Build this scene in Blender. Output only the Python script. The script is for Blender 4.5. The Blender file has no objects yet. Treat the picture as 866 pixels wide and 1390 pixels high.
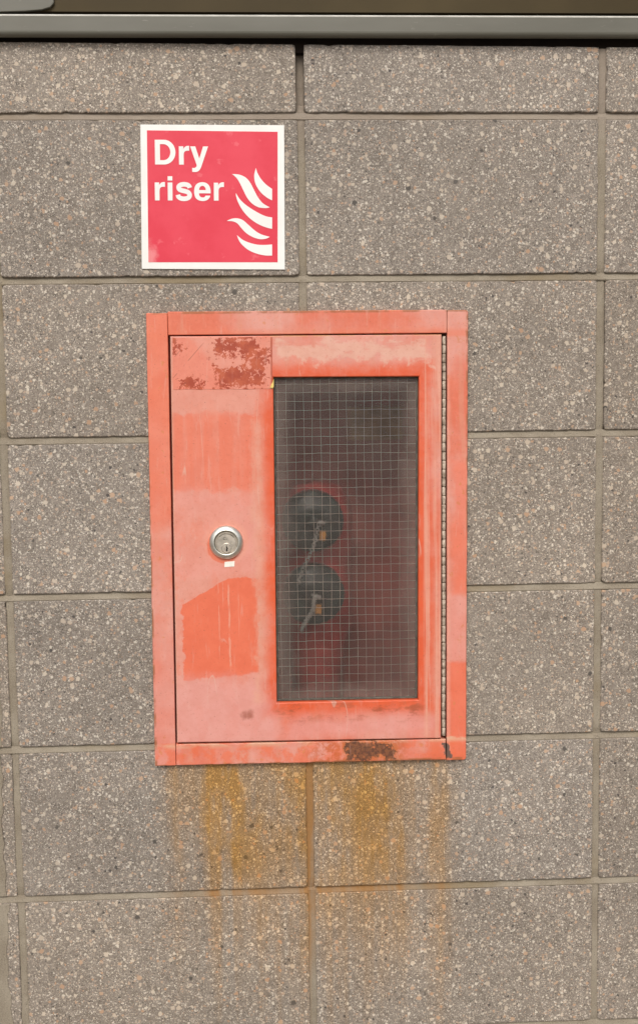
import bpy, math, random
from mathutils import Matrix, Vector
random.seed(7)
R = math.radians
sc = bpy.context.scene
col = sc.collection

# ------------------------------------------------------------------ camera
cam_d = bpy.data.cameras.new('camera'); cam = bpy.data.objects.new('camera', cam_d); col.objects.link(cam)
PITCH, YAW, ROLL = -0.0886, 0.0449, -0.0131
fw = Vector((math.sin(YAW) * math.cos(PITCH), math.cos(YAW) * math.cos(PITCH), math.sin(PITCH)))
rt = Vector((math.cos(YAW), -math.sin(YAW), 0)); up = rt.cross(fw)
c_, s_ = math.cos(ROLL), math.sin(ROLL)
rt, up = c_ * rt + s_ * up, -s_ * rt + c_ * up
M3 = Matrix((rt, up, -fw)).transposed()
cam.matrix_world = Matrix.Translation((-0.0531, -1.5931, 1.4996)) @ M3.to_4x4()
cam_d.sensor_fit = 'VERTICAL'; cam_d.sensor_height = 36.0; cam_d.lens = 36.0 * 1500 / 1390
cam_d.clip_start = 0.05; cam_d.clip_end = 500
sc.camera = cam

# ------------------------------------------------------------------ light: bright overcast day
SUN_EL, SUN_AZ = R(44), R(188)            # azimuth of the sun measured from +Y, clockwise (behind the camera)
world = bpy.data.worlds.new('World'); sc.world = world; world.use_nodes = True
wn = world.node_tree.nodes; wl = world.node_tree.links
bg = wn['Background']
sky = wn.new('ShaderNodeTexSky'); sky.sky_type = 'NISHITA'; sky.sun_disc = False
sky.sun_elevation = SUN_EL; sky.sun_rotation = SUN_AZ; sky.air_density = 1.0; sky.dust_density = 4.0; sky.ozone_density = 1.0
hs = wn.new('ShaderNodeHueSaturation'); hs.inputs['Saturation'].default_value = 0.30
wl.new(sky.outputs[0], hs.inputs['Color']); wl.new(hs.outputs[0], bg.inputs['Color'])
bg.inputs['Strength'].default_value = 0.11
sun_d = bpy.data.lights.new('sun', 'SUN'); sun_d.energy = 1.35; sun_d.angle = R(24); sun_d.color = (1.0, 0.93, 0.84)
sun = bpy.data.objects.new('sun', sun_d); col.objects.link(sun)
sd = Vector((math.sin(SUN_AZ) * math.cos(SUN_EL), math.cos(SUN_AZ) * math.cos(SUN_EL), math.sin(SUN_EL)))
sun.rotation_euler = (-sd).to_track_quat('-Z', 'Y').to_euler(); sun.location = sd * 8
vs = sc.view_settings
vs.view_transform = 'Standard'; vs.look = 'None'; vs.gamma = 1.0; vs.use_curve_mapping = False
vs.exposure = 0.31
sc.render.engine = 'CYCLES'
sc.cycles.max_bounces = 7; sc.cycles.diffuse_bounces = 3; sc.cycles.glossy_bounces = 3; sc.cycles.transmission_bounces = 6; sc.cycles.transparent_max_bounces = 10

# ------------------------------------------------------------------ node helpers
class G:
    """tiny expression builder on a material's node tree"""
    def __init__(s, name, rough=0.8, spec=0.3):
        s.mat = bpy.data.materials.new(name); s.mat.use_nodes = True
        s.t = s.mat.node_tree; s.n = s.t.nodes; s.b = s.n['Principled BSDF']
        s.b.inputs['Roughness'].default_value = rough; s.b.inputs['Specular IOR Level'].default_value = spec
        g = s.n.new('ShaderNodeNewGeometry'); s.pos = g.outputs['Position']
        sp = s.n.new('ShaderNodeSeparateXYZ'); s.t.links.new(s.pos, sp.inputs[0])
        s.x, s.y, s.z = E(s, sp.outputs[0]), E(s, sp.outputs[1]), E(s, sp.outputs[2])
        cb = s.n.new('ShaderNodeCombineXYZ')          # flat coordinates: across the wall, up the wall (depth folded in)
        s.put(cb.inputs[0], s.x + s.y * .6); s.put(cb.inputs[1], s.z + s.y * .6); s.uv = cb.outputs[0]
    def put(s, sock, v):
        if isinstance(v, E): v = v.o
        if isinstance(v, bpy.types.NodeSocket): s.t.links.new(v, sock)
        else:
            if isinstance(v, (tuple, list)) and len(v) == 3 and len(sock.default_value) == 4: v = (*v, 1)
            sock.default_value = v
    def m(s, op, a, b=None, c=None):
        n = s.n.new('ShaderNodeMath'); n.operation = op
        for i, v in enumerate((a, b, c)):
            if v is not None: s.put(n.inputs[i], v)
        return E(s, n.outputs[0])
    def smooth(s, v, lo, hi):
        n = s.n.new('ShaderNodeMapRange'); n.interpolation_type = 'SMOOTHSTEP'
        for i, q in enumerate((v, lo, hi, 0.0, 1.0)): s.put(n.inputs[i], q)
        return E(s, n.outputs[0])
    def scaled(s, sc3, off=(0, 0, 0)):
        n = s.n.new('ShaderNodeVectorMath'); n.operation = 'MULTIPLY_ADD'
        s.put(n.inputs[0], s.uv); n.inputs[1].default_value = (sc3[0], sc3[2], 0)
        n.inputs[2].default_value = (off[0] * 3.7 + off[1] * 1.3 + 50, off[2] * 2.9 - off[1] * 2.1 + 20, 0)
        return n.outputs[0]
    def noise(s, sc3, detail=3.0, rough=0.55, off=(0, 0, 0), vec=None, colour=False):
        if isinstance(sc3, (int, float)): sc3 = (sc3,) * 3
        n = s.n.new('ShaderNodeTexNoise'); n.noise_dimensions = '2D'; s.put(n.inputs['Vector'], vec or s.scaled(sc3, off))
        n.inputs['Scale'].default_value = 1.0; n.inputs['Detail'].default_value = detail; n.inputs['Roughness'].default_value = rough
        return n.outputs['Color'] if colour else E(s, n.outputs['Fac'])
    def voro(s, vec, scale, feature='F1', rnd=1.0, metric='EUCLIDEAN'):
        n = s.n.new('ShaderNodeTexVoronoi'); n.voronoi_dimensions = '2D'; n.feature = feature; n.distance = metric
        s.put(n.inputs['Vector'], vec); n.inputs['Scale'].default_value = scale; n.inputs['Randomness'].default_value = rnd
        return n
    def sep(s, c):
        n = s.n.new('ShaderNodeSeparateColor'); s.put(n.inputs[0], c)
        return [E(s, o) for o in n.outputs[:3]]
    def ramp(s, v, stops, const=False):
        n = s.n.new('ShaderNodeValToRGB'); cr = n.color_ramp
        if const: cr.interpolation = 'CONSTANT'
        while len(cr.elements) < len(stops): cr.elements.new(0.5)
        for e, (p, c) in zip(cr.elements, stops):
            e.position = p; e.color = (*c, 1) if isinstance(c, tuple) else (c, c, c, 1)
        s.put(n.inputs[0], v); return n.outputs[0]
    def mix(s, f, a, b):
        n = s.n.new('ShaderNodeMix'); n.data_type = 'RGBA'; n.clamp_factor = True
        s.put(n.inputs[0], f); s.put(n.inputs[6], a); s.put(n.inputs[7], b)
        return n.outputs[2]
    def mul(s, cc, v):
        n = s.n.new('ShaderNodeMix'); n.data_type = 'RGBA'; n.blend_type = 'MULTIPLY'; n.inputs[0].default_value = 1.0
        s.put(n.inputs[6], cc)
        if isinstance(v, E):
            k = s.n.new('ShaderNodeCombineColor')
            for i in range(3): s.put(k.inputs[i], v)
            v = k.outputs[0]
        s.put(n.inputs[7], v); return n.outputs[2]
    def box(s, x0, x1, z0, z1, wob=0.0, soft=0.004, X=None, Z=None):
        X = X or s.x; Z = Z or s.z
        d = s.m('MAXIMUM', (X - (x0 + x1) / 2).abs() - (x1 - x0) / 2, (Z - (z0 + z1) / 2).abs() - (z1 - z0) / 2)
        if isinstance(wob, E): d = d + wob
        return s.smooth(d, soft, -soft)
    def bump(s, h, strength=0.3, dist=0.001):
        n = s.n.new('ShaderNodeBump'); n.inputs['Strength'].default_value = strength; n.inputs['Distance'].default_value = dist
        s.put(n.inputs['Height'], h); s.t.links.new(n.outputs[0], s.b.inputs['Normal'])
        return n.outputs[0]
    def base(s, c): s.put(s.b.inputs['Base Color'], c)
    def rough(s, v): s.put(s.b.inputs['Roughness'], v)
class E:
    def __init__(s, g, o): s.g, s.o = g, o
    def __add__(s, o): return s.g.m('ADD', s, o)
    __radd__ = __add__
    def __sub__(s, o): return s.g.m('SUBTRACT', s, o)
    def __rsub__(s, o): return s.g.m('SUBTRACT', o, s)
    def __mul__(s, o): return s.g.m('MULTIPLY', s, o)
    __rmul__ = __mul__
    def abs(s): return s.g.m('ABSOLUTE', s)
    def max(s, o): return s.g.m('MAXIMUM', s, o)
    def min(s, o): return s.g.m('MINIMUM', s, o)

# ------------------------------------------------------------------ materials
def rust_stain(g):
    """rust water run down the wall under the cabinet: profile across x, streaky, fading downwards"""
    xx = g.x + (g.noise((9, 9, 5), 3) - 0.5) * 0.03
    u = g.m('MULTIPLY_ADD', xx, 1.9, 0.5)
    st = [(-.235, 0), (-.212, .12), (-.196, .50), (-.184, .26), (-.165, .36), (-.145, .82), (-.112, .92), (-.086, .80), (-.066, .60), (-.045, .55), (-.02, .58),
          (-.006, .95), (.010, .95), (.022, .66), (.045, .62), (.072, .78), (.105, .92), (.135, .80), (.158, .56), (.18, .38), (.192, .55), (.202, .50), (.214, .16), (.24, 0)]
    prof = g.sep(g.ramp(u, [((a * 1.9 + .5), v) for a, v in st]))[0]
    sn = g.noise((70, 20, 2.2), 4, 0.65, (3, 0, 1))
    fall = g.smooth(g.z + (g.noise((45, 9, 0.5), 2, off=(0, 0, 7)) - 0.5) * 0.55, 0.55, 0.99)
    body = g.smooth(g.z, 1.005, 0.995)
    wash = g.smooth(g.noise((16, 9, 6), 4, .65, (6, 0, 3)), .34, .66) * prof * g.smooth(g.z + (g.noise(9, 3, off=(2, 2, 2)) - .5) * .2, .60, 1.02)
    return (prof * (g.smooth(sn, 0.25, 0.72) * .5 + .5) * fall * .85 + wash * 1.0) * body

def stones(g, base, dv, scale, prob, rmax, colours, hgt):
    v = g.voro(dv, scale)
    r, gg, b = g.sep(v.outputs['Color'])
    lim = (gg * 0.65 + 0.35) * rmax
    mask = g.smooth(E(g, v.outputs['Distance']) - lim, 0.05, -0.03) * g.m('LESS_THAN', r, prob)
    cc = g.ramp(b, colours, const=True)
    return g.mix(mask, base, cc), mask

def mat_block(stained):
    g = G('ground_face_block_rust_stained' if stained else 'ground_face_block', 0.62, 0.25)
    oi = g.n.new('ShaderNodeObjectInfo')
    rnd = E(g, oi.outputs['Random'])
    n = g.noise(330, 2, colour=True)
    mm = g.n.new('ShaderNodeVectorMath'); mm.operation = 'MULTIPLY_ADD'
    g.put(mm.inputs[0], n); mm.inputs[1].default_value = (.0040,) * 3; g.put(mm.inputs[2], g.uv)
    dv = mm.outputs[0]
    big = g.noise(4.5, 3, 0.6)
    mid = g.noise(60, 3, 0.65, (5, 2, 0))
    base = g.mix(g.smooth(mid, .3, .7), (.182, .154, .129), (.232, .200, .169))
    base, k0 = stones(g, base, dv, 780, .52, .58, [(0, (.44, .39, .335)), (.36, (.29, .255, .22)), (.66, (.098, .086, .077)), (.84, (.36, .305, .25))], 1)
    base, k1 = stones(g, base, dv, 420, .34, .50, [(0, (.42, .365, .305)), (.30, (.58, .525, .455)), (.60, (.39, .285, .215)), (.72, (.25, .225, .20)), (.91, (.095, .083, .075))], 1)
    base, k2 = stones(g, base, dv, 205, .19, .46, [(0, (.46, .39, .315)), (.28, (.42, .315, .24)), (.46, (.41, .27, .18)), (.58, (.55, .495, .42)), (.82, (.28, .245, .21)), (.965, (.08, .07, .065))], 1)
    base, k3 = stones(g, base, dv, 105, .11, .38, [(0, (.46, .385, .31)), (.32, (.43, .30, .21)), (.55, (.41, .27, .18)), (.68, (.50, .43, .35)), (.95, (.09, .08, .07))], 1)
    # tone differs from block to block, with faint cloudy weathering
    tone = (rnd - 0.5) * 0.13 + (big - 0.5) * 0.50 + 1.0
    base = g.mul(base, tone)
    base = g.mul(base, g.mix(g.m('FRACT', rnd * 7.3), (1.0, 1.0, 1.0), (1.02, .99, .945)))
    dust = g.smooth(g.noise((6, 6, 3.2), 4, .65, (1, 8, 2)), .54, .80) * 0.30
    base = g.mix(dust, base, (.30, .262, .22))
    if stained:
        rs = rust_stain(g)
        base = g.mix(rs * 0.85, base, g.mul(base, (1.28, .82, .32)))
        base = g.mix(rs * 0.22, base, (.30, .165, .050))
    g.base(base)
    g.bump(g.noise(420, 2, .6), 0.35, 0.0011)
    return g.mat

def mat_mortar(name='mortar', tint=(1, 1, 1)):
    g = G(name, 0.9, 0.15)
    a = g.mix(g.smooth(g.noise(14, 5, .6), .3, .7), (.235, .196, .146), (.305, .263, .203))
    a = g.mix(g.smooth(g.noise(700, 2), .55, .75) * .6, a, (.40, .36, .30))
    a = g.mix(g.smooth(g.noise(520, 2, off=(3, 3, 3)), .60, .75) * .7, a, (.10, .085, .065))
    a = g.mix(g.smooth(g.noise((5, 5, 5), 4, .6, (2, 7, 1)), .52, .72) * .6, a, (.215, .162, .090))
    a = g.mix(g.smooth(g.z, 1.86, 1.93) * .5, a, (.285, .232, .195))
    rs = rust_stain(g)
    a = g.mix((rs * 1.35).min(.9), a, (.30, .150, .050))
    g.base(g.mul(a, tint))
    g.bump(g.noise(260, 4, .7), 0.5, 0.0016)
    return g.mat

ORANGE, SALMON, PALE, PINK = (.66, .098, .030), (.645, .158, .090), (.615, .275, .190), (.65, .295, .238)
def faded(g, seed):
    """sun-bleached red gloss: chalky pale clouds over the stronger coat"""
    big = g.noise(7, 5, .6, (seed, 3, seed * 2)); st = g.noise((60, 20, 4), 4, .6, (seed, 1, 5)); fine = g.noise(160, 4, .7, (0, seed, 3))
    a = g.mix(g.smooth(big, .36, .66), SALMON, PINK)
    a = g.mix(g.smooth(st, .50, .75) * .5, a, PALE)
    a = g.mix(g.smooth(fine, .45, .8) * .35, a, (.73, .235, .150))
    return a, big, st, fine

def paint_finish(g, a, fine, rough=.48, lift=None):
    spk = g.smooth(g.noise(330, 2, .5, (2, 2, 2)), .755, .80)
    a = g.mix(spk * .6, a, (.20, .065, .035))
    blot = g.noise(34, 4, .68, (3, 7, 1)); rub = g.noise((130, 20, 16), 4, .7, (1, 2, 8))
    a = g.mul(a, g.mix(g.smooth(blot, .35, .65), (.97, .92, .90), (1.01, 1.02, 1.02)))
    a = g.mix(g.smooth(rub, .58, .74) * .30, a, (.66, .36, .29))
    a = g.mix(g.smooth(g.noise(210, 3, .7, (4, 4, 9)), .60, .72) * .22, a, (.42, .11, .06))
    g.base(a)
    g.rough(fine * .16 + (rough - .08))
    h = fine * .5 + g.noise(18, 2, off=(5, 1, 1)) * 2.2
    if lift is not None: h = h - lift * 3.0
    g.bump(h, .16, .0009)

def mat_door():
    g = G('faded_red_door_paint', .48, .4)
    a, big, st, fine = faded(g, 1.0)
    wob = (g.noise(26, 5, .62) - .5)
    wob2 = (g.noise(90, 4, .65, (1, 4, 2)) - .5)
    left = g.smooth(g.x, -.052, -.066)
    # left panel: bands left by old notices
    a = g.mix(left * (g.smooth(fine, .3, .7) * .25 + .55), a, (.66, .300, .235))
    band = g.box(-.20, -.070, 1.392, 1.503, wob * .030 + wob2 * .016, .0035)
    a = g.mix(band * (g.smooth(st, .68, .38) * .30 + .58), a, (.690, .172, .098))
    scuff = g.smooth(g.noise((40, 9, 22), 5, .72, (9, 3, 3)), .555, .60) * left
    a = g.mix(scuff * .40, a, (.69, .190, .115))
    a = g.mix(g.box(-.20, -.06, 1.503, 1.54, wob * .02, .008) * .65, a, (.660, .275, .205))
    mid = g.box(-.20, -.062, 1.268, 1.392, wob * .03, .010)
    a = g.mix(mid * g.smooth(big, .25, .62) * .75, a, (.685, .285, .232))
    top = g.x * .55 + 1.327                                              # slanting upper edge of the patch
    patch = g.box(-.181, -.071, 1.118, 1.40, wob * .014 + wob2 * .012, .0011) * g.smooth(g.z - (g.m('MINIMUM', top, 1.264) + wob * .012 + wob2 * .006), .0011, -.0011)
    patch = patch * g.smooth(g.x * -.14 + g.z + wob * .012, 1.135, 1.140)
    a = g.mix(patch * .95, a, (.70, .150, .075))
    for dx_, dw, dt, db, st_ in ((-.1135, .0019, 1.262, 1.112, .42), (-.1285, .0008, 1.268, 1.135, .42), (-.1225, .0006, 1.270, 1.215, .38), (-.1000, .0007, 1.262, 1.17, .25)):
        dd = g.smooth((g.x - dx_ + (g.noise((30, 9, 24), 3, .6, (dx_ * 40, 0, 2)) - .5) * .004).abs(), dw, dw * .3) * g.smooth(g.z, dt, dt - .01) * g.smooth(g.z, db, db + .03)
        a = g.mix(dd * g.smooth(g.noise((90, 9, 40), 3, .6, (dx_ * 70, 0, 5)), .30, .55) * st_ * 1.3, a, (.70, .385, .285))
    a = g.mix(g.box(-.20, -.04, .9, 1.118, wob * .03, .018) * .75, a, (.665, .300, .262))
    edge = g.box(-.076, -.058, 1.08, 1.49, wob * .03 + wob2 * .016, .006)
    a = g.mix(edge * (g.smooth(st, .3, .65) * .45 + .25), a, (.665, .325, .235))
    # stronger colour kept around the glazing rebate
    d = g.m('MAXIMUM', (g.x - .0590).abs() - .1042, (g.z - 1.3160).abs() - .2365)
    near = g.smooth(d + wob * .026, .030, .001)
    a = g.mix(near * (g.smooth(g.noise((50, 9, 50), 4, .7, (2, 5, 5)), .25, .65) * .25 + .72), a, ORANGE)
    tl = g.box(-.036, .172, 1.577, 1.603, wob * .05 + wob2 * .02, .004) * g.smooth(g.noise((14, 9, 50), 4, .65, (0, 0, 4)), .34, .50)
    a = g.mix(tl * .85, a, (.66, .375, .290))
    bl = g.box(-.03, .19, 1.028, 1.056, wob * .03, .012)
    a = g.mix(bl * .7, a, (.68, .300, .262))
    rs = g.smooth(g.x, .166, .172) * g.smooth(g.noise((120, 20, 3), 4, .6, (8, 0, 3)), .42, .66)
    a = g.mix(rs * .75, a, (.68, .335, .245))
    # dirt below the glass, rust dab, drips under the lock
    dirt = g.box(-.05, .165, 1.055, 1.079, wob * .035, .012) * g.smooth(g.noise((26, 26, 60), 4, .65, (3, 1, 0)), .47, .68)
    a = g.mix(dirt * .8, a, (.34, .085, .038))
    rx = (g.x + .089); rz = (g.z - 1.064)
    dab = g.smooth(g.m('SQRT', rx * rx * .5 + rz * rz) + wob2 * .012 + wob * .01, .010, .002)
    a = g.mix(dab * .7, a, (.30, .085, .050))
    # bright scuffed paint ring around the lock
    lx = g.x + .1158; lz = g.z - 1.3175
    lr = g.m('SQRT', lx * lx + lz * lz)
    ring = g.smooth(lr + wob2 * .006, .036, .029)
    a = g.mix(ring * .6, a, (.70, .30, .22))
    low = g.smooth(g.m('SQRT', (lx + .004) * (lx + .004) + (lz + .007) * (lz + .007)) + wob2 * .004, .0245, .0225)
    a = g.mix(low * .7, a, (.66, .125, .050))
    # rust on the upper edge of the door and chips on the left edge
    te = g.smooth(g.z, 1.6085, 1.6105) * g.smooth(g.noise((30, 10, 10), 3), .40, .55) * g.smooth(g.x, -.065, -.04)
    a = g.mix(te * .8, a, (.52, .27, .10))
    le = g.smooth(g.x + g.z * -.0075, -.1988, -.2003) * .6
    a = g.mix(le, a, (.62, .42, .31))
    scr = g.smooth((g.noise((16, 16, 3), 2, .5, (5, 5, 5)) - .5).abs(), .006, .002) * g.smooth(g.noise(11, 2, off=(7, 7, 7)), .55, .65)
    a = g.mix(scr * .55, a, (.64, .40, .32))
    paint_finish(g, a, fine)
    return g.mat

def mat_frame():
    g = G('faded_red_frame_paint', .48, .4)
    a, big, st, fine = faded(g, 4.0)
    wob = (g.noise(24, 5, .62, (6, 0, 0)) - .5); wob2 = (g.noise(110, 4, .65, (1, 9, 2)) - .5)
    ls = g.smooth(g.x, -.185, -.190)
    a = g.mix(ls * g.smooth(g.z + wob * .10, 1.28, 1.42) * .75, a, (.71, .185, .105))
    a = g.mix(ls * g.smooth(g.z + wob * .06, 1.22, 1.10) * .5, a, (.66, .290, .245))
    rsx = g.smooth(g.x, .200, .204)
    a = g.mix(rsx * g.smooth(g.z + wob2 * .014 + wob * .008, 1.137, 1.132) * .85, a, (.715, .155, .080))
    a = g.mix(rsx * g.box(.20, .26, 1.135, 1.235, wob * .03, .004) * .7, a, (.675, .290, .240))
    a = g.mix(rsx * g.box(.212, .26, 1.235, 1.43, wob * .02, .006) * .65, a, (.715, .180, .105))
    a = g.mix(rsx * g.smooth(g.x, .210, .2045) * .55, a, (.67, .33, .25))
    a = g.mix(g.smooth(g.z, 1.624, 1.612) * g.smooth(g.z, 1.605, 1.61) * .6, a, (.70, .190, .105))
    # bottom rail: rust bleeding out, thickest right of the middle
    br = g.smooth(g.z, 1.0245, 1.0225)
    a = g.mix(br * g.smooth(g.noise(42, 5, .65, (3, 3, 8)), .42, .6) * .65, a, (.70, .150, .065))
    a = g.mix(br * g.smooth(g.z, 1.012, 1.022) * g.smooth(g.noise((22, 22, 60), 4, .6), .42, .62) * .8, a, (.64, .42, .28))
    rz = g.smooth(g.x + wob * .06, -.03, .03) * g.smooth(g.x + wob * .02, .150, .125) * br
    r1 = g.smooth(g.noise(75, 5, .7, (0, 5, 5)), .40, .56)
    a = g.mix(rz * r1 * .85, a, (.52, .115, .035))
    d = g.m('MAXIMUM', (g.x - .088).abs() - .034, (g.z - 1.0045).abs() - .0125)
    core = g.smooth(d + wob * .026 + wob2 * .030, .0010, -.0010)
    halo = g.smooth(d + wob * .026 + wob2 * .020, .012, -.002) * br
    a = g.mix(halo * .7, a, (.46, .150, .050))
    rc = g.mix(g.smooth(g.noise(190, 4, .7), .35, .65), (.090, .038, .024), (.215, .085, .038))
    a = g.mix(core * .96, a, rc)
    cx = (g.x - .203) + (g.z - 1.000) * .25
    d2 = g.m('MAXIMUM', cx.abs() - .0045, (g.z - 1.0015).abs() - .0115)
    a = g.mix(g.smooth(d2 + wob2 * .010, .0007, -.0007), a, (.135, .085, .068))
    # rusted outer rims and mitres
    rim = g.m('MAXIMUM', (g.x - .0045).abs() - .2270, (g.z - 1.317).abs() - .3255) + wob2 * .002
    a = g.mix(g.smooth(rim, -.0012, .0010) * g.smooth(g.noise(30, 4, .6, (2, 2, 2)), .42, .60) * .8, a, (.30, .110, .040))
    spot = g.smooth(g.noise(64, 4, .6, (9, 4, 4)), .665, .72)
    a = g.mix(spot * .6, a, (.58, .20, .07))
    paint_finish(g, a, fine, .48, core)
    return g.mat

def mat_label():
    g = G('flaking_label', .5, .35)
    a, big, st, fine = faded(g, 2.0)
    wob = (g.noise(60, 5, .7, (2, 1, 6)) - .5); w2 = (g.noise(170, 4, .7, (2, 1, 1)) - .5)
    diag = g.smooth(g.z * .8 - g.x * -1.0 + wob * .02, 1.135, 1.120)
    a = g.mix(.55, a, (.690, .265, .190))
    a = g.mix(diag * .5, a, (.70, .180, .110))
    fl = None
    for (x0, x1, z0, z1) in ((-.128, -.066, 1.585, 1.607), (-.080, -.052, 1.566, 1.590), (-.072, -.058, 1.540, 1.572), (-.122, -.066, 1.538, 1.566), (-.176, -.147, 1.537, 1.549), (-.186, -.178, 1.594, 1.606)):
        k = g.box(x0, x1, z0, z1, wob * .046 + w2 * .058, .0007)
        fl = k if fl is None else fl.max(k)
    rc = g.mix(g.smooth(g.noise(45, 4), .35, .65), (.335, .050, .022), (.46, .095, .040))
    a = g.mix(fl * .95, a, rc)
    sx = g.m('FRACT', (g.x + g.z * -.9) * 42)
    ss = g.smooth((sx - .5).abs(), .035, .015) * g.smooth(g.noise(35, 2, off=(4, 4, 4)), .52, .58) * g.box(-.187, -.140, 1.54, 1.60)
    a = g.mix(ss * .7, a, (.30, .10, .06))
    e = g.smooth((g.x + .0462 + wob * .003).abs(), .0022, .0006)
    a = g.mix(e * .8, a, (.38, .070, .030))
    paint_finish(g, a, fine, .5, fl)
    return g.mat

def mat_simple(name, c, rough=.6, spec=.4, metal=0.0, var=.15, scale=60, bump=.1, c2=None):
    g = G(name, rough, spec)
    n = g.noise(scale, 4, .6)
    a = g.mix(g.smooth(n, .3, .7), tuple(v * (1 - var) for v in c), c2 or tuple(min(1, v * (1 + var)) for v in c))
    g.base(a); g.b.inputs['Metallic'].default_value = metal
    g.rough(n * .2 + (rough - .1)); g.bump(g.noise(scale * 6, 3), bump, .0005)
    return g.mat

def mat_glass():
    g = G('wired_cast_glass')
    t, n = g.t, g.n
    out = n['Material Output']; n.remove(g.b)
    bn = n.new('ShaderNodeBump'); bn.inputs['Strength'].default_value = .55; bn.inputs['Distance'].default_value = .0012
    g.put(bn.inputs['Height'], g.noise(430, 2, .5) + g.noise(150, 2) * .5)
    rf = n.new('ShaderNodeBsdfRefraction'); rf.inputs['IOR'].default_value = 1.12; rf.inputs['Roughness'].default_value = .24; rf.inputs['Color'].default_value = (.93, .90, .88, 1)
    tr = n.new('ShaderNodeBsdfTransparent'); tr.inputs['Color'].default_value = (.90, .87, .85, 1)
    gl = n.new('ShaderNodeBsdfGlossy'); gl.inputs['Roughness'].default_value = .28
    df = n.new('ShaderNodeBsdfDiffuse')
    dust = g.mix(g.smooth(g.noise(30, 4), .3, .7), (.32, .245, .205), (.38, .30, .255)); g.put(df.inputs['Color'], dust)
    for b in (rf, gl): t.links.new(bn.outputs[0], b.inputs['Normal'])
    fr = n.new('ShaderNodeFresnel'); fr.inputs['IOR'].default_value = 1.45
    m1 = n.new('ShaderNodeMixShader'); m1.inputs[0].default_value = .72
    t.links.new(tr.outputs[0], m1.inputs[1]); t.links.new(rf.outputs[0], m1.inputs[2])
    # film of grime, thicker near the putty line
    d = g.m('MAXIMUM', (g.x - .0590).abs() - .1042, (g.z - 1.3160).abs() - .2365)
    film = g.smooth(d + (g.noise(40, 3, .6) - .5) * .02, -.035, -.004) * .20 + g.smooth(g.noise(12, 3, .6), .3, .75) * .05 + .068
    m2 = n.new('ShaderNodeMixShader'); g.put(m2.inputs[0], film)
    t.links.new(m1.outputs[0], m2.inputs[1]); t.links.new(df.outputs[0], m2.inputs[2])
    m3 = n.new('ShaderNodeMixShader'); t.links.new(fr.outputs[0], m3.inputs[0])
    t.links.new(m2.outputs[0], m3.inputs[1]); t.links.new(gl.outputs[0], m3.inputs[2])
    t.links.new(m3.outputs[0], out.inputs['Surface'])
    return g.mat

def mat_clear():
    m = bpy.data.materials.new('clear_glass_inside'); m.use_nodes = True; n = m.node_tree.nodes; n.remove(n['Principled BSDF'])
    t = n.new('ShaderNodeBsdfTransparent'); t.inputs[0].default_value = (.97, .96, .95, 1)
    m.node_tree.links.new(t.outputs[0], n['Material Output'].inputs['Surface']); return m

def mat_sign_red():
    g = G('faded_sign_red', .38, .4)
    a = g.mix(g.smooth(g.noise(16, 5, .6), .3, .7), (.66, .030, .060), (.70, .047, .080))
    cx = g.x + .215; cz = g.z - 1.722
    wear = g.smooth(g.m('SQRT', cx * cx * 2.0 + cz * cz * .5) + (g.noise(70, 4, .7) - .5) * .02, .020, .004)
    a = g.mix(wear * .55, a, (.80, .36, .36))
    a = g.mix(g.smooth(g.noise(45, 3, off=(1, 1, 7)), .66, .75) * .25, a, (.82, .25, .27))
    g.base(a); g.rough(g.noise(30, 3) * .2 + .30)
    return g.mat

def mat_metal_sill():
    g = G('olive_grey_coated_metal', .42, .45)
    n = g.noise((3, 3, 12), 4, .6)
    a = g.mix(g.smooth(n, .3, .7), (.104, .099, .076), (.128, .122, .097))
    a = g.mix(g.smooth(g.noise((30, 8, 120), 3), .70, .78) * .25, a, (.33, .31, .27))
    g.base(a); g.rough(g.noise(14, 4) * .2 + .34); g.bump(g.noise(25, 2), .06, .001)
    return g.mat

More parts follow.
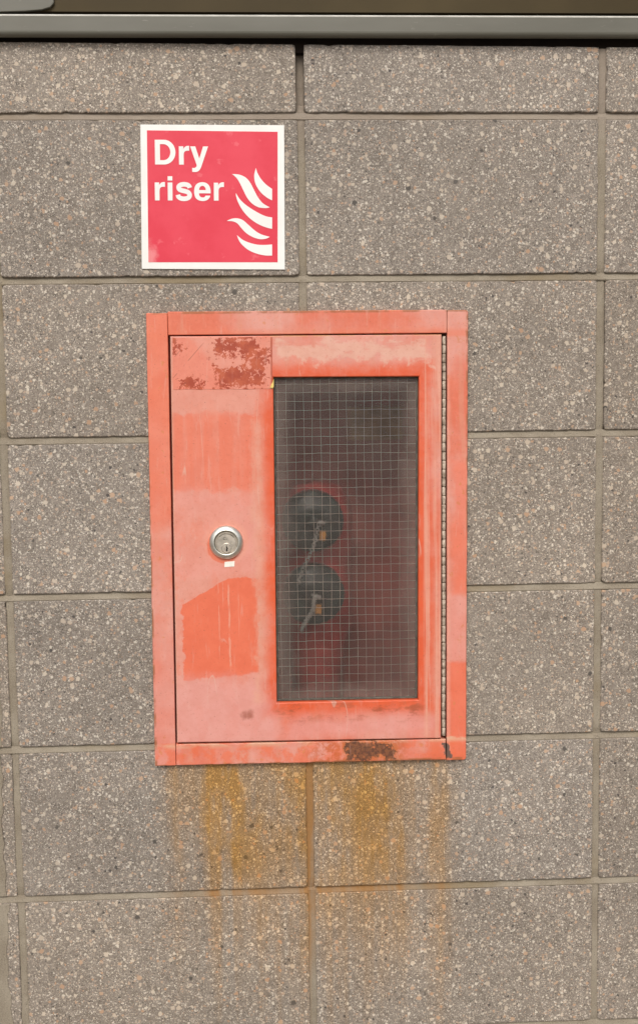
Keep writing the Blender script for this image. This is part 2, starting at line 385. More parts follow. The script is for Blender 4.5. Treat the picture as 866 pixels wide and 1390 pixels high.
M = dict(glass_clear=mat_clear(), block=mat_block(False), block_rust=mat_block(True), mortar=mat_mortar(), door=mat_door(), frame=mat_frame(), label=mat_label(), glass=mat_glass(),
         sign_red=mat_sign_red(), sill=mat_metal_sill(),
         cavity=mat_simple('dark_cavity', (.018, .013, .010), .95, .1),
         sign_white=mat_simple('sign_white', (.80, .79, .76), .42, .35, var=.03, scale=20, bump=.02),
         nickel=mat_simple('worn_nickel', (.74, .72, .65), .38, .5, 1.0, .10, 90, .05),
         nickel_face=mat_simple('brushed_lock_face', (.60, .54, .46), .42, .5, 1.0, .12, 120, .08),
         black=mat_simple('keyway_black', (.012, .011, .010), .8, .2),
         hinge=mat_simple('grimy_hinge_steel', (.40, .31, .23), .6, .35, 0.0, .35, 120, .2, (.60, .50, .40)),
         hinge_dark=mat_simple('rusty_hinge_leaf', (.075, .038, .024), .85, .2, var=.4),
         wire=mat_simple('glass_wire', (.70, .63, .55), .5, .5, 0.0, .08),
         putty=mat_simple('dark_putty', (.10, .095, .078), .8, .2, var=.3, scale=90),
         inner=mat_simple('cabinet_inside_red', (.42, .05, .042), .6, .3, var=.25, scale=9),
         inner_dust=mat_simple('cabinet_back_dusty', (.30, .075, .062), .8, .2, var=.25, scale=9),
         cast=mat_simple('red_cast_inlet', (.40, .040, .036), .4, .4, var=.2, scale=30),
         cap=mat_simple('dark_green_cap', (.018, .036, .033), .36, .4, var=.3, scale=40),
         chain=mat_simple('galvanised_chain', (.46, .47, .44), .4, .5, .6, .15, 200),
         brass=mat_simple('brass_lug', (.50, .24, .06), .4, .5, .5, .2, 80),
         plate=mat_simple('brown_plate', (.30, .17, .07), .6, .3, var=.25, scale=40),
         yellow=mat_simple('yellowed_paper', (.70, .52, .16), .7, .3, var=.2, scale=120),
         paper=mat_simple('white_paper', (.80, .78, .70), .6, .3, var=.05, scale=150),
         panel=mat_simple('olive_brown_panel', (.066, .048, .022), .5, .12, var=.18, scale=3),
         lip_highlight=mat_simple('painted_edge_highlight', (.66, .64, .58), .4, .5, 0.0, .12, 30),  # pale tone that carries the sky highlight of the sill lip
         paving=mat_simple('paving_concrete', (.26, .235, .205), .85, .2, var=.2, scale=5))

# ------------------------------------------------------------------ mesh helpers
def obj(name, verts, faces, mat, parent=None, smooth=False, loc=None):
    me = bpy.data.meshes.new(name); me.from_pydata(verts, [], faces); me.validate(); me.update()
    if smooth:
        for p in me.polygons: p.use_smooth = True
    me.materials.append(M[mat] if isinstance(mat, str) else mat)
    o = bpy.data.objects.new(name, me); col.objects.link(o)
    if parent: o.parent = parent
    if loc: o.location = loc
    return o
def empty(name, label, cat, loc=(0, 0, 0), group=None):
    o = bpy.data.objects.new(name, None); col.objects.link(o); o.location = loc; o.empty_display_size = .05
    tag(o, label, cat, group); return o
def tag(o, label, cat, group=None):
    o['label'] = label; o['category'] = cat
    if group: o['group'] = group
def copy_part(o, parent, loc):
    c = o.copy(); col.objects.link(c); c.parent = parent; c.location = loc; return c
def area2(p): return sum(p[i][0] * p[(i + 1) % len(p)][1] - p[(i + 1) % len(p)][0] * p[i][1] for i in range(len(p)))
def inset(p, d):
    """p counter-clockwise (x, z): moved inwards by d"""
    n = len(p); out = []
    for i in range(n):
        a, b, c = p[i - 1], p[i], p[(i + 1) % n]
        e1 = Vector((b[0] - a[0], b[1] - a[1])); e2 = Vector((c[0] - b[0], c[1] - b[1]))
        if e1.length < 1e-9 or e2.length < 1e-9: out.append(b); continue
        e1.normalize(); e2.normalize()
        n1 = Vector((-e1.y, e1.x)); n2 = Vector((-e2.y, e2.x)); k = n1 + n2
        q = d / max(.5, (1 + n1.dot(n2)) * .5)
        k = k * .5 * q
        out.append((b[0] + k.x, b[1] + k.y))
    return out
def prism(p, yf, yb, bev=.001, o=(0, 0, 0)):
    """outline p (x, z) facing the viewer at y = yf, back at yb, rounded front arris"""
    if area2(p) < 0: p = p[::-1]
    n = len(p); V = []; F = []
    rings = [(p, yb), (p, yf + bev), (inset(p, bev * .35), yf + bev * .35), (inset(p, bev), yf)] if bev else [(p, yb), (p, yf)]
    for ring, y in rings: V += [(a - o[0], y - o[1], b - o[2]) for a, b in ring]
    for k in range(len(rings) - 1):
        for i in range(n):
            j = (i + 1) % n
            F.append((k * n + i, k * n + j, (k + 1) * n + j, (k + 1) * n + i))
    F.append(tuple(range((len(rings) - 1) * n, len(rings) * n))); F.append(tuple(range(n - 1, -1, -1)))
    return V, F
def boxm(x0, x1, y0, y1, z0, z1):
    V = [(x, y, z) for x in (x0, x1) for y in (y0, y1) for z in (z0, z1)]
    F = [(0, 1, 3, 2), (4, 6, 7, 5), (0, 4, 5, 1), (2, 3, 7, 6), (0, 2, 6, 4), (1, 5, 7, 3)]
    return V, F
def join(*parts):
    V, F = [], []
    for v, f in parts:
        k = len(V); V += v; F += [tuple(i + k for i in q) for q in f]
    return V, F
def rect(x0, x1, z0, z1): return [(x0, z0), (x1, z0), (x1, z1), (x0, z1)]
def lathe(prof, seg=40, cx=0, cz=0):
    """profile (radius, y) turned about the y axis, front (small y) last"""
    V, F = [], []
    for r, y in prof:
        for i in range(seg):
            a = 2 * math.pi * i / seg; V.append((cx + r * math.cos(a), y, cz + r * math.sin(a)))
    for k in range(len(prof) - 1):
        for i in range(seg):
            j = (i + 1) % seg; F.append((k * seg + i, k * seg + j, (k + 1) * seg + j, (k + 1) * seg + i))
    F.append(tuple(range((len(prof) - 1) * seg, len(prof) * seg)))
    return V, F
def tube(pts, r, seg=8, cap=True):
    V, F = [], []; n = len(pts); pts = [Vector(p) for p in pts]
    for i, p in enumerate(pts):
        t = (pts[min(n - 1, i + 1)] - pts[max(0, i - 1)]).normalized()
        a = t.cross(Vector((0, 1, 0)) if abs(t.y) < .9 else Vector((1, 0, 0))).normalized(); b = t.cross(a)
        rr = r[i] if isinstance(r, (list, tuple)) else r
        for k in range(seg):
            q = 2 * math.pi * k / seg; V.append(tuple(p + a * (rr * math.cos(q)) + b * (rr * math.sin(q))))
    for i in range(n - 1):
        for k in range(seg):
            l = (k + 1) % seg; F.append((i * seg + k, i * seg + l, (i + 1) * seg + l, (i + 1) * seg + k))
    if cap: F.append(tuple(range(seg - 1, -1, -1))); F.append(tuple(range((n - 1) * seg, n * seg)))
    return V, F
def torus(c, R1, r1, axis, seg=14, ms=6, stretch=(1, 1)):
    """ring link: axis = unit normal of the ring, stretched along its two in-plane axes"""
    ax = Vector(axis).normalized(); u = ax.cross(Vector((1, 0, 0)) if abs(ax.x) < .9 else Vector((0, 0, 1))).normalized(); w = ax.cross(u)
    V, F = [], []
    for i in range(seg):
        a = 2 * math.pi * i / seg; rad = u * (math.cos(a) * stretch[0]) + w * (math.sin(a) * stretch[1]); rn = rad.normalized()
        for k in range(ms):
            b = 2 * math.pi * k / ms
            V.append(tuple(Vector(c) + rad * R1 + rn * (r1 * math.cos(b)) + ax * (r1 * math.sin(b))))
    for i in range(seg):
        for k in range(ms):
            j = (i + 1) % seg; l = (k + 1) % ms; F.append((i * ms + k, j * ms + k, j * ms + l, i * ms + l))
    return V, F
def rough_outline(p, step=.006, amp=.0007, chip=.10, rnd=random):
    """subdivide an outline and wear its edges: fine waviness plus the odd chip"""
    if area2(p) < 0: p = p[::-1]
    out = []; n = len(p)
    for i in range(n):
        a, b = Vector(p[i]), Vector(p[(i + 1) % n]); L = (b - a).length
        if L < 1e-6: continue
        t = (b - a) / L; nn = Vector((-t.y, t.x)); k = max(2, int(L / step)); ph = rnd.uniform(0, 99); ch = 0
        for q in range(k):
            if q == 0:
                out.append(tuple(a + (nn + Vector((t.x, t.y))) * rnd.uniform(.0004, .0018))); continue
            s = L * q / k + rnd.uniform(-.3, .3) * step
            if rnd.random() < chip: ch = rnd.uniform(.0004, .0018)
            else: ch *= .3
            d = amp * (math.sin(s * 41 + ph) * .5 + rnd.uniform(-.6, .9)) + ch
            out.append(tuple(a + t * s + nn * d))
    return out

# ================================================================== SETTING
ground = obj('pavement', [(-60, -60, 0), (60, -60, 0), (60, 60, 0), (-60, 60, 0)], [(0, 1, 2, 3)], 'paving')
ground['kind'] = 'structure'

# ------------------------------------------------------------------ wall of stack-bonded ground-face blocks
wall = empty('block_wall', 'speckled brown grey concrete block wall with tan mortar joints in a straight grid', 'wall', (0, 0.1, 0))
wall.matrix_parent_inverse.identity()
def wchild(o): o.parent = wall; o.location = Vector(o.location) - Vector((0, .1, 0)); return o
PX, PZ, J = 0.4287, 0.225, 0.0050           # block pitch and half the joint
ZJ = [1.691 + PZ * k for k in (1, 0, -1, -2, -3, -4, -5, -6, -7)] + [.01]    # joint heights, top to bottom
TOP = 2.013
OX0, OX1, OZ0, OZ1 = -.214, .222, .998, 1.634  # opening cut for the cabinet
cols = range(-4, 4)
jx = {c: c * PX for c in range(-4, 5)}
rj = random.Random(3)
for c in cols:
    for r in range(10):
        z1 = TOP if r == 0 else ZJ[r - 1] - J; z0 = ZJ[r] + J
        x0, x1 = jx[c] + J, jx[c + 1] - J
        x0 += rj.uniform(-.0008, .0008); x1 += rj.uniform(-.0008, .0008)
        if r == 0 and c == -1: x1 -= .001
        p = rect(x0, x1, z0, z1)
        if r == 0:
            zt = lambda x: TOP + .0035 - (x + .43) * .0062
            p = [(x0, z0), (x1, z0), (x1, zt(x1)), (x0, zt(x0))]
        if c in (-1, 0) and z1 > OZ0 and z0 < OZ1 and r > 0:
            a0, a1 = (x0, OX0) if c == -1 else (OX1, x1)
            if z0 >= OZ0 and z1 <= OZ1: p = rect(a0, a1, z0, z1)
            elif z1 > OZ1:                                        # notch in the lower corner
                p = [(x0, z0), (OX0, z0), (OX0, OZ1), (x1, OZ1), (x1, z1), (x0, z1)] if c == -1 else [(OX1, z0), (x1, z0), (x1, z1), (x0, z1), (x0, OZ1), (OX1, OZ1)]
            else:
                p = [(x0, z0), (x1, z0), (x1, OZ0), (OX0, OZ0), (OX0, z1), (x0, z1)] if c == -1 else [(x0, z0), (x1, z0), (x1, z1), (OX1, z1), (OX1, OZ0), (x0, OZ0)]
        p = rough_outline(p, .006, .0003, .045, rj)
        cx, cz = (x0 + x1) / 2, (z0 + z1) / 2
        dy = rj.uniform(-.0006, .0006)
        V, F = prism(p, dy, .095, .0016, (cx, 0, cz))
        wchild(obj('concrete_block', V, F, 'block_rust' if c in (-1, 0) and z0 < OZ0 else 'block', loc=(cx, 0, cz)))

# mortar: bed joints struck so the top edge sits back, perpends nearly flat
def strip_h(x0, x1, zc, top=J + .0008, bot=J + .0008, ytop=.0046, ybot=.0008, step=.008):
    n = max(2, int((x1 - x0) / step)); V, F = [], []
    ph = rj.uniform(0, 50)
    for i in range(n + 1):
        x = x0 + (x1 - x0) * i / n
        w = math.sin(x * 19 + ph) * .0006 + math.sin(x * 7 + ph) * .0005
        V += [(x, .02, zc + top), (x, ytop + w + rj.uniform(-.0004, .0004), zc + top - .0002),
              (x, ytop * .55 + w + rj.uniform(-.0004, .0004), zc + rj.uniform(-.0006, .0006)),
              (x, ybot + w * .5 + rj.uniform(-.0003, .0003), zc - bot * .7), (x, ybot + .0012, zc - bot), (x, .02, zc - bot)]
    for i in range(n):
        for k in range(5): F.append((i * 6 + k, (i + 1) * 6 + k, (i + 1) * 6 + k + 1, i * 6 + k + 1))
    F += [tuple(range(6)), tuple(n * 6 + k for k in range(5, -1, -1))]
    return V, F
def strip_v(xc, z0, z1, half=J + .0012, y=.0018, step=.008):
    n = max(2, int((z1 - z0) / step)); V, F = [], []; ph = rj.uniform(0, 50)
    for i in range(n + 1):
        z = z0 + (z1 - z0) * i / n; w = math.sin(z * 23 + ph) * .0005 + max(0, 1 - (z - z0) / .013) * (.0046 - y)
        V += [(xc - half, .02, z), (xc - half, y + .0010 + w, z), (xc - half * .5, y + w + rj.uniform(-.0003, .0003), z),
              (xc + half * .5, y + w + rj.uniform(-.0003, .0003), z), (xc + half, y + .0010 + w, z), (xc + half, .02, z)]
    for i in range(n):
        for k in range(5): F.append((i * 6 + k, i * 6 + k + 1, (i + 1) * 6 + k + 1, (i + 1) * 6 + k))
    F += [tuple(range(5, -1, -1)), tuple(n * 6 + k for k in range(6))]
    return V, F
parts = []
XL, XR = jx[-4], jx[4]
for k, z in enumerate(ZJ[:-1]):
    spans = [(XL, OX0), (OX1, XR)] if OZ0 < z < OZ1 else [(XL, XR)]
    for a, b in spans: parts.append(strip_h(a, b, z))
for c in range(-4, 5):
    for r in range(10):
        z1 = TOP - .004 if r == 0 else ZJ[r - 1] - J * .2; z0 = ZJ[r] + J * .55
        if r == 0 and c == 0: parts.append(strip_v(jx[c], z0, z1, y=.0192)); continue      # raked-out joint right of the sign
        if c == 0:
            if z0 >= OZ0 and z1 <= OZ1: continue
            if z1 > OZ1 > z0: z0 = OZ1
            elif z0 < OZ0 < z1: z1 = OZ0
        parts.append(strip_v(jx[c] + rj.uniform(-.0008, .0008), z0, z1, y=rj.uniform(.0008, .0026)))
mo = wchild(obj('mortar', *join(*parts), 'mortar'))
# body of the wall behind the facing (with the opening through it)
bk = join(boxm(XL, OX0, .022, .16, 0, TOP - .006), boxm(OX1, XR, .022, .16, 0, TOP - .006),
          boxm(OX0, OX1, .022, .16, OZ1, TOP - .006), boxm(OX0, OX1, .022, .16, 0, OZ0))
wchild(obj('wall_core', *bk, 'cavity'))
# mortar smeared over the blocks left of the perpend, low on the left
def smear(x0, x1f, zt, zb, y=-.0012):
    pts = [(x0, zb), (x0, zt)]; n = int((zt - zb) / .005); L = []
    for i in range(n + 1):
        z = zt - (zt - zb) * i / n
        L.append((x1f(z) + rj.uniform(-.0009, .0009) + .0012 * math.sin(z * 130), z))
    p = [(x0, zb)] + L[::-1] + [(x0, zt)]
    return prism(p, y, .004, .0006)
for zt, zb, f in ((1.010, .797, lambda z: -.4500 - .0012 * math.sin(z * 37)), (1.235, 1.022, lambda z: -.4475 + .0015 * math.sin(z * 60)), (.785, .572, lambda z: -.4485 + .003 * math.sin(z * 25))):
    wchild(obj('mortar_smear', *smear(-.476, f, zt, zb), 'mortar'))

# ------------------------------------------------------------------ coated metal sill over the wall and panel above
sill = empty('metal_sill', 'olive grey coated metal sill lip running along the top of the wall', 'sill', (0, -.02, 2.01))
def sweep_x(prof, x0, x1, mat, name, parent, n=2):
    o = parent.location; V, F = [], []; m = len(prof)
    for i in range(n + 1):
        x = x0 + (x1 - x0) * i / n
        V += [(x - o.x, y - o.y, z - o.z) for y, z in prof]
    for i in range(n):
        for k in range(m):
            l = (k + 1) % m; F.append((i * m + k, i * m + l, (i + 1) * m + l, (i + 1) * m + k))
    F += [tuple(range(m - 1, -1, -1)), tuple(n * m + k for k in range(m))]
    return obj(name, V, F, mat, parent)
fy, zt, zb = -.018, 2.0471, 2.0192
prof = [(.10, zt + .006), (-.010, zt + .0008)]
prof += [(fy + .0030 - .0030 * math.sin(R(a)), zt - .0030 + .0030 * math.cos(R(a))) for a in (0, 10, 20, 30, 40, 50, 60, 70, 80, 90)]
prof += [(fy + .0060 - .0060 * math.cos(R(a)), zb + .0060 - .0060 * math.sin(R(a))) for a in (0, 20, 40, 60, 80, 90)]
prof += [(fy + .010, zb), (fy + .0112, zb + .0012), (fy + .0112, zb + .008), (.10, zb + .008)]
sweep_x([(fy - .0002, zt - .0024), (fy + .0013, zt - .0002), (fy + .0022, zt + .0004), (fy + .0030, zt - .0020)], -1.8, 1.8, 'lip_highlight', 'edge_highlight', sill)  # highlight along the lip's top edge, painted as a pale strip
s1 = sweep_x(prof, -1.8, 1.8, 'sill', 'sill_lip', sill)
for p in s1.data.polygons: p.use_smooth = False
o_ = boxm(-1.8, 1.8, .012, .055, -.016 + .02, .026)
dbed = obj('bedding_seal', [(x, y + .02, z) for x, y, z in boxm(-1.8, 1.8, .006, .06, -.006, .014)[0]], o_[1], 'cavity', sill)
panel = obj('cladding_panel', *boxm(-1.8, 1.8, .004, .05, 0, .62), 'panel', loc=(0, -.012, 2.0540))
tag(panel, 'dark olive brown glossy panel above the sill lip', 'panel')
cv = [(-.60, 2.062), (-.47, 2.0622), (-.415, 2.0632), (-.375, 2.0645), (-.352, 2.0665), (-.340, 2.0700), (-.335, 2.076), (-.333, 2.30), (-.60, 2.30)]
cov = obj('reflection_plate', *prism([(a, b - .012) for a, b in cv], -.013, -.0085, .001, (-.45, 0, 2.06)), 'sill', loc=(-.45, 0, 2.06))  # thin plate added to imitate a bright reflection on the panel
tag(cov, 'pale olive grey plate with rounded corner imitating a reflection at the top left edge', 'reflection')

# ------------------------------------------------------------------ dry riser sign, 200 mm square
sign = empty('dry_riser_sign', 'square red and white sign reading Dry riser with flame symbol', 'sign', (-.1245, -.0005, 1.8045))
def swld(V): return [(x + .1245, y + .0005, z - 1.8045) for x, y, z in V]
V, F = prism([(-.2266, 1.7062), (-.0253, 1.7038), (-.0232, 1.9031), (-.2233, 1.9043)], -.0026, -.0002, .0004)
obj('sign_plate', swld(V), F, 'sign_white', sign)
V, F = prism([(-.2170, 1.7153), (-.0355, 1.7141), (-.0326, 1.8940), (-.2143, 1.8963)], -.00285, -.0026, 0)
obj('red_panel', swld(V), F, 'sign_red', sign)
FL = [[(60.8, 40.1), (62.7, 33.3), (67.1, 25.5), (74.4, 17.3), (82.9, 11.1), (82.7, -4.7), (75.8, -1.0), (67.3, 6.1), (61.2, 15.1), (58.5, 23.0), (58.3, 31.4)],
 [(27.1, 31.8), (37.4, 30.9), (45.9, 27.0), (52.1, 20.2), (57.6, 9.5), (63.2, -0.9), (70.2, -9.1), (79.3, -14.2), (73.3, -15.3), (64.1, -14.2), (55.3, -9.6), (48.3, -1.7), (42.7, 9.0), (37.8, 19.4), (33.1, 26.7)],
 [(32.1, 5.7), (37.3, -2.8), (45.2, -10.4), (55.1, -17.2), (65.1, -22.9), (73.7, -26.6), (82.3, -28.3), (82.0, -43.9), (73.4, -41.9), (62.0, -37.0), (50.6, -29.0), (41.3, -18.6), (35.0, -7.3), (32.3, 1.2)],
 [(18.4, -32.8), (25.4, -29.8), (33.4, -29.2), (41.1, -31.8), (48.2, -37.8), (56.6, -45.4), (65.7, -51.2), (78.6, -55.2), (72.5, -57.7), (64.5, -58.2), (54.7, -55.3), (45.4, -49.6), (38.9, -42.8), (33.3, -36.3), (27.0, -33.4)],
 [(32.4, -52.4), (40.0, -58.7), (50.0, -63.2), (61.5, -65.9), (73.0, -66.2), (81.6, -65.7), (81.4, -81.0), (72.7, -81.0), (59.8, -78.3), (48.1, -73.1), (39.0, -65.4), (34.5, -58.6)]]
SHARP = [(0, 4, 5), (0, 7), (0, 6, 7), (0, 7), (0, 5, 6)]
def smooth_outline(p, sharp, k=5):
    n = len(p); out = []
    for i in range(n):
        p0, p1, p2, p3 = p[i - 1], p[i], p[(i + 1) % n], p[(i + 2) % n]
        if i in sharp: p0 = p1
        if (i + 1) % n in sharp: p3 = p2
        for q in range(k):
            t = q / k
            out.append(tuple(.5 * (2 * b + (c - a) * t + (2 * a - 5 * b + 4 * c - d) * t * t + (3 * b - a - 3 * c + d) * t ** 3) for a, b, c, d in zip(p0, p1, p2, p3)))
    return out
for p, sh in zip(FL, SHARP):
    q = [(a / 1000, b / 1000) for a, b in smooth_outline(p, sh)]
    obj('flame_stripe', *prism(q, -.0027, -.0021, 0), 'sign_white', sign)
def arc(cx, cy, rx, ry, a0, a1, n=14):
    return [(cx + rx * math.cos(R(a0 + (a1 - a0) * i / n)), cy + ry * math.sin(R(a0 + (a1 - a0) * i / n))) for i in range(n + 1)]
def stroke(pts, w):
    p = smooth_outline(pts, (0, len(pts) - 1), 6)[:6 * (len(pts) - 1) + 1]; n = len(p); a, b = [], []
    for i in range(n):
        t = Vector(p[min(n - 1, i + 1)]) - Vector(p[max(0, i - 1)]); t.normalize(); q = Vector((-t.y, t.x)) * (w / 2)
        if i in (0, n - 1): q = q * 1.0
        a.append(tuple(Vector(p[i]) + q)); b.append(tuple(Vector(p[i]) - q))
    return a + b[::-1]
GLYPH = {                                   # advance, closed contours in thousandths of the type size
 'D': (722, [[(78, 0), (78, 718), (350, 718)] + arc(350, 359, 336, 359, 90, -90, 24)[1:], [(228, 126), (330, 126)] + arc(330, 359, 204, 233, -90, 90, 24)[1:] + [(228, 592)]]),
 'r': (389, [[(66, 0), (66, 532), (198, 532), (198, 448)] + [(222, 492), (258, 526), (300, 543), (340, 547), (372, 545), (372, 402), (350, 406), (312, 407), (262, 396), (226, 366), (209, 318), (206, 262), (206, 0)]]),
 'i': (278, [[(66, 0), (208, 0), (208, 532), (66, 532)], [(66, 592), (208, 592), (208, 718), (66, 718)]]),
 'y': (556, [[(10, 532), (163, 532), (280, 176), (393, 532), (542, 532), (350, -16), (326, -82), (298, -138), (262, -178), (216, -204), (160, -214), (110, -214), (64, -208), (64, -92), (104, -97), (146, -93), (178, -74), (197, -38), (196, -4), (190, 16)]]),
 's': (556, [stroke([(452, 376), (432, 426), (378, 464), (280, 480), (184, 466), (124, 420), (118, 366), (152, 322), (224, 296), (310, 276), (390, 248), (438, 196), (438, 128), (396, 78), (286, 50), (178, 66), (112, 110), (92, 170)], 138)]),
 'e': (556, [smooth_outline([(524, 216), (172, 216), (180, 158), (214, 112), (278, 94), (336, 104), (372, 148), (512, 148), (482, 76), (404, 10), (278, -14), (140, 18), (54, 110), (26, 266), (54, 420), (140, 514), (278, 546), (404, 516), (488, 432), (522, 320)], (0, 1, 6, 7), 5), [(174, 312)] + [(184, 368), (216, 418), (276, 440), (334, 420), (368, 372), (380, 312)]])}
def lettering(txt, x0, zbase, unit):
    pen = -GLYPH[txt[0]][1][0][0][0]
    for ch in txt:
        adv, cts = GLYPH[ch]
        cu = bpy.data.curves.new('letter', 'CURVE'); cu.dimensions = '2D'; cu.fill_mode = 'BOTH'
        for ct in cts:
            sp = cu.splines.new('POLY'); sp.points.add(len(ct) - 1); sp.use_cyclic_u = True
            for pt, (a, b) in zip(sp.points, ct): pt.co = (a, b, 0, 1)
        to = bpy.data.objects.new('tmp_curve', cu); col.objects.link(to)
        me = bpy.data.meshes.new_from_object(to.evaluated_get(bpy.context.evaluated_depsgraph_get())); bpy.data.objects.remove(to); bpy.data.curves.remove(cu)
        for v in me.vertices:
            x, z = (v.co.x + pen) * unit, v.co.y * unit
            v.co = (x0 + x + z * .012, -.0027, zbase + z - x * .008)
        me.materials.clear(); me.materials.append(M['sign_white']); me.name = 'letter'
        o = bpy.data.objects.new('letter', me); col.objects.link(o); o.parent = sign
        pen += adv
lettering('Dry', -.0797, .0452, .0337 / 718)
lettering('riser', -.0811, -.0040, .0332 / 718)

# ------------------------------------------------------------------ cabinet
YF = -.0085                                  # front of frame and door
cab = empty('dry_riser_cabinet', 'faded red steel dry riser cabinet with wired glass door set in the wall', 'cabinet', (0, 0, .99))
def cc(V): return [(x, y, z - .99) for x, y, z in V]
def cpart(name, VF, mat, parent=None, smooth=False):
    return obj(name, cc(VF[0]), VF[1], mat, parent or cab, smooth)
def soft_quad(p, rad=.003, corners=(0, 1, 2, 3)):
    out = []; n = len(p)
    for i, b in enumerate(p):
        a, c = Vector(p[i - 1]), Vector(p[(i + 1) % n]); b = Vector(b)
        if i not in corners: out.append(tuple(b)); continue
        u, v = b + (a - b).normalized() * rad, b + (c - b).normalized() * rad
        for t in (0, .25, .5, .75, 1): out.append(tuple((1 - t) ** 2 * u + 2 * t * (1 - t) * b + t * t * v))
    return out
# bent outline with a little waviness in long edges
def wav(p, step=.04, amp=.00018):
    out = []
    for i in range(len(p)):
        a, b = Vector(p[i]), Vector(p[(i + 1) % len(p)]); k = max(1, int((b - a).length / step))
        for q in range(k):
            v = a.lerp(b, q / k)
            if q: v += Vector((rj.uniform(-amp, amp), rj.uniform(-amp, amp)))
            out.append(tuple(v))
    return out
cpart('frame_stile', prism(wav(soft_quad([(-.2262, .9898), (-.1957, .9902), (-.1918, 1.6440), (-.2218, 1.6442)], .002, (0, 3))), YF, .045, .0011), 'frame')
cpart('frame_stile', prism(wav(soft_quad([(.2018, .9868), (.2308, .9868), (.2348, 1.6446), (.2046, 1.6446)], .0045, (1, 2))), YF, .045, .0011), 'frame')
cpart('frame_rail', prism(wav(soft_quad([(-.1913, 1.6131), (.2040, 1.6124), (.2041, 1.6452), (-.1916, 1.6460)], .002, (2, 3))), YF + .0003, .045, .0011), 'frame')
cpart('frame_rail', prism(wav(soft_quad([(-.1952, .9904), (.2013, .9880), (.2004, 1.0190), (-.1949, 1.0218)], .0015, (0, 1))), YF - .0004, .045, .0011), 'frame')
# door leaf: one pressed sheet with a window opening
dx = [(-.1931, 1.0245), (.1934, 1.0209), (.1962, 1.6103), (-.1887, 1.6112)]
wx = [(-.0470, 1.0803), (.1600, 1.0795), (.1634, 1.5511), (-.0445, 1.5524)]
door_V, door_F = [], []
def ring_mesh(outer, inner, yf, yb, bev):
    V = []; F = []
    o3 = [(outer, yb), (outer, yf + bev), (inset(outer, bev * .35), yf + bev * .35), (inset(outer, bev), yf)]
    i3 = [(inset(inner, -bev), yf), (inset(inner, -bev * .35), yf + bev * .35), (inner, yf + bev), (inner, yb)]
    n = len(outer)
    for ring, y in o3 + i3: V += [(a, y, b) for a, b in ring]
    m = 8
    for k in range(m):
        for i in range(n):
            j = (i + 1) % n; a, b = k, (k + 1) % m
            F.append((a * n + i, a * n + j, b * n + j, b * n + i))
    return V, F
def dens(p, k):
    out = []
    for i in range(4):
        a, b = Vector(p[i]), Vector(p[(i + 1) % 4])
        for q in range(k): out.append(tuple(a.lerp(b, q / k)))
    return out
door = cpart('door', ring_mesh(dens(dx, 12), dens(wx, 12), YF - .0012, .010, .0014), 'door')
# old label across the top left of the door, half flaked away
lab = [(-.1862, 1.5364), (-.0458, 1.5357), (-.0446, 1.6088), (-.1853, 1.6095)]
cpart('old_label', prism(wav(lab, .01, .0004), YF - .00165, YF - .0010, .0002), 'label', door)
cpart('torn_label_corner', prism([(-.0496, 1.5378), (-.0455, 1.5362), (-.0440, 1.5385), (-.0436, 1.5500), (-.0462, 1.5440)], YF - .0030, YF - .0018, .0002), 'yellow', door)
cpart('white_sticker', prism([(-.1192, 1.2815), (-.1050, 1.2822), (-.1042, 1.2898), (-.1186, 1.2890)], YF - .0017, YF - .0010, .0001), 'paper', door)
# glazing: putty line, pane, the wires cast in it
gx0, gx1, gz0, gz1 = -.0475, .1640, 1.0785, 1.5530
def putty(q, d): return ring_mesh(dens(q, 20), dens(inset(q, d), 20), -.0020, .004, .0008)
cpart('putty_line', putty(dens(wx, 1) and [tuple(p) for p in inset(wx, .0003)], .0026), 'putty', door)
pane = cpart('glass_pane', boxm(gx0 - .004, gx1 + .004, -.0004, .0052, gz0 - .004, gz1 + .004), 'glass')
pane.data.materials.append(M['glass_clear'])
for p in pane.data.polygons: p.material_index = 0 if p.normal.y < -.5 else 1
rw = random.Random(11)
PW = .01245
k = 0; x = gx0 + .0085
def wire_v(x):
    pts = []; a = rw.uniform(-.0008, .0008); ph = rw.uniform(0, 9)
    for i in range(40):
        z = gz0 + (gz1 - gz0) * i / 39
        pts.append((x + a * (z - 1.3) * 2 + math.sin(z * 31 + ph) * .00045 + rw.uniform(-.00012, .00012), .0012 + rw.uniform(-.0002, .0002), z))
    return tube(pts, .00024, 4)
def wire_h(z):
    pts = []; a = rw.uniform(-.006, .003); ph = rw.uniform(0, 9)
    for i in range(36):
        x = gx0 + (gx1 - gx0) * i / 35
        pts.append((x, .0016 + rw.uniform(-.0002, .0002), z + a * (x - .06) + math.sin(x * 90 + ph) * .0003 + rw.uniform(-.0003, .0003)))
    return tube(pts, .00028, 4)
while x < gx1 - .002:
    cpart('wire', wire_v(x), 'wire', pane); x += PW + rw.uniform(-.0003, .0003)
z = gz1 - .0105
while z > gz0 + .004:
    cpart('wire', wire_h(z), 'wire', pane); z -= PW + rw.uniform(-.0004, .0004)
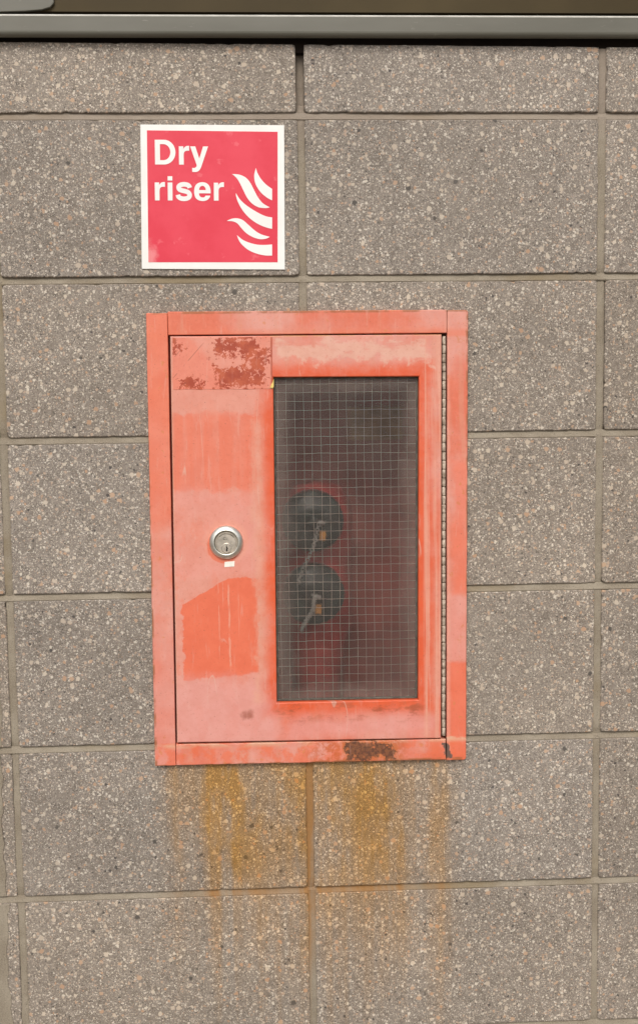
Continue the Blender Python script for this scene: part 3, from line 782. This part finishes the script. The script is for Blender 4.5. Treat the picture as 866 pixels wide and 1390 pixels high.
# lock
LX, LZ = -.1158, 1.3175
lock = cpart('lock', lathe([(.0243, YF + .002), (.0243, YF - .0030), (.0236, YF - .0048), (.0182, YF - .0078), (.0172, YF - .0078), (.0168, YF - .0066), (.0168, YF - .0040)], 56, LX, LZ), 'nickel', smooth=True)
cpart('lock_face', lathe([(.0163, YF - .0035), (.0163, YF - .0064), (.0158, YF - .0070), (.0150, YF - .0070), (.0147, YF - .0064), (.0140, YF - .0064), (.0136, YF - .0070)], 56, LX + .0003, LZ - .0004), 'nickel_face', lock)
cpart('plug', lathe([(.0072, YF - .0065), (.0072, YF - .0078), (.0066, YF - .0082), (.0060, YF - .0082), (.0058, YF - .0077)], 36, LX + .0006, LZ - .0078), 'nickel_face', lock)
kz = LZ - .0078; kx = LX + .0006
cpart('keyway', prism([(kx - .0006, kz - .0046), (kx + .0012, kz - .0046), (kx + .0012, kz - .0015), (kx + .0021, kz - .0002), (kx + .0006, kz + .0018), (kx + .0004, kz + .0042), (kx - .0006, kz + .0042), (kx - .0008, kz + .0012), (kx + .0002, kz - .0004), (kx - .0006, kz - .0016)], YF - .0079, YF - .0072, 0), 'black', lock)
mk = [(LX - .0019 + .0019 * math.cos(R(a)), YF - .00705, LZ + .0062 + .0019 * math.sin(R(a))) for a in range(40, 320, 20)]
cpart('stamped_mark', join(tube(mk, .00038, 5), tube([(LX + .0002, YF - .00705, LZ + .0052), (LX + .0012, YF - .00705, LZ + .0046)], .0004, 5)), 'putty', lock)
sh = [(LX + .0132 * math.cos(R(a)) + .0003, YF - .0071, LZ + .0132 * math.sin(R(a)) - .0004) for a in range(35, 146, 8)]
cpart('engraved_arc', tube(sh, .00035, 4), 'putty', lock)
# continuous hinge
hinge = cpart('hinge', boxm(.1940, .2046, .0002, .004, 1.0225, 1.6110), 'hinge_dark')
n_k = 46; hz0, hz1 = 1.0235, 1.6085; pk = (hz1 - hz0) / n_k
def knuckle(h): return tube([(0, 0, 0), (0, 0, h * .08), (0, 0, h * .92), (0, 0, h)], [.0020, .0026, .0026, .0020], 12)
kv, kf = knuckle(pk * .95)
km = None
for i in range(n_k):
    t = i / (n_k - 1); xx = .1978 + .0024 * t
    loc = (xx + rw.uniform(-.0002, .0002), YF + .0030, hz0 + i * pk - .99)
    if km is None: km = obj('knuckle', kv, kf, 'hinge', hinge, True, loc)
    else: copy_part(km, hinge, loc)
# box behind the door
bx0, bx1, bz0, bz1, by = -.205, .213, 1.006, 1.627, .265
shell = join(boxm(bx0 - .0015, bx0, .012, by, bz0, bz1), boxm(bx1, bx1 + .0015, .012, by, bz0, bz1),
             boxm(bx0, bx1, .012, by, bz1, bz1 + .0015), boxm(bx0, bx1, .012, by, bz0 - .0015, bz0))
cpart('cabinet_side', shell, 'inner')
cpart('cabinet_back', boxm(bx0, bx1, by - .0015, by, bz0, bz1), 'inner_dust')
cpart('door_stop', join(boxm(bx0, -.178, .014, .018, bz0, bz1), boxm(.178, bx1, .014, .018, bz0, bz1), boxm(-.178, .178, .014, .018, 1.598, bz1), boxm(-.178, .178, .014, .018, bz0, 1.036)), 'inner')
cpart('brown_plate', prism(rect(.080, .172, 1.455, 1.510), by - .006, by - .0016, .001), 'plate')

# ------------------------------------------------------------------ twin inlet inside the cabinet
inl = empty('riser_inlet', 'twin dark green capped inlet with chains behind the wired glass', 'inlet', (.014, .17, 1.006))
def ipart(name, VF, mat, parent=None, smooth=True):
    return obj(name, [(x - .014, y - .17, z - 1.006) for x, y, z in VF[0]], VF[1], mat, parent or inl, smooth)
ipart('inlet_body', tube([(.020, .18, 1.008), (.020, .18, 1.12), (.022, .17, 1.17), (.022, .165, 1.355), (.022, .168, 1.385), (.022, .17, 1.392)], [.042, .042, .054, .054, .038, .012], 24), 'cast')
for kx_, kz_, drop in ((.012, 1.338, .088), (.004, 1.226, .052)):
    ccx = .012
    ipart('inlet_neck', lathe([(.040, .15), (.036, .125), (.036, .10), (.044, .098), (.044, .09)], 32, ccx, kz_), 'cast')
    cp = ipart('blank_cap', lathe([(.044, .097), (.047, .094), (.047, .078), (.044, .074), (.026, .071), (.012, .066), (.009, .060), (.004, .058)], 40, ccx, kz_), 'cap')
    ipart('cap_lug', join(boxm(kx_ + .010, kx_ + .019, .064, .075, kz_ - .028, kz_ - .014)), 'brass', cp, False)
    pts = []
    for i in range(24):
        t = i / 23; pts.append((kx_ + (.008) - .026 * (drop / .088) * t ** .8 + .004 * math.sin(t * 5), .056 + .016 * t, kz_ - .004 - drop * t))
    ch = []
    for i, p in enumerate(pts):
        ch.append(torus(p, .0026, .0010, (1, .2, 0) if i % 2 else (0, 1, .1), 10, 5, (1.0, 1.0)))
    ipart('chain', join(*ch, tube([(kx_ + .004, .060, kz_ + .002), (kx_ + .018, .056, kz_ - .002)], .003, 6)), 'chain')
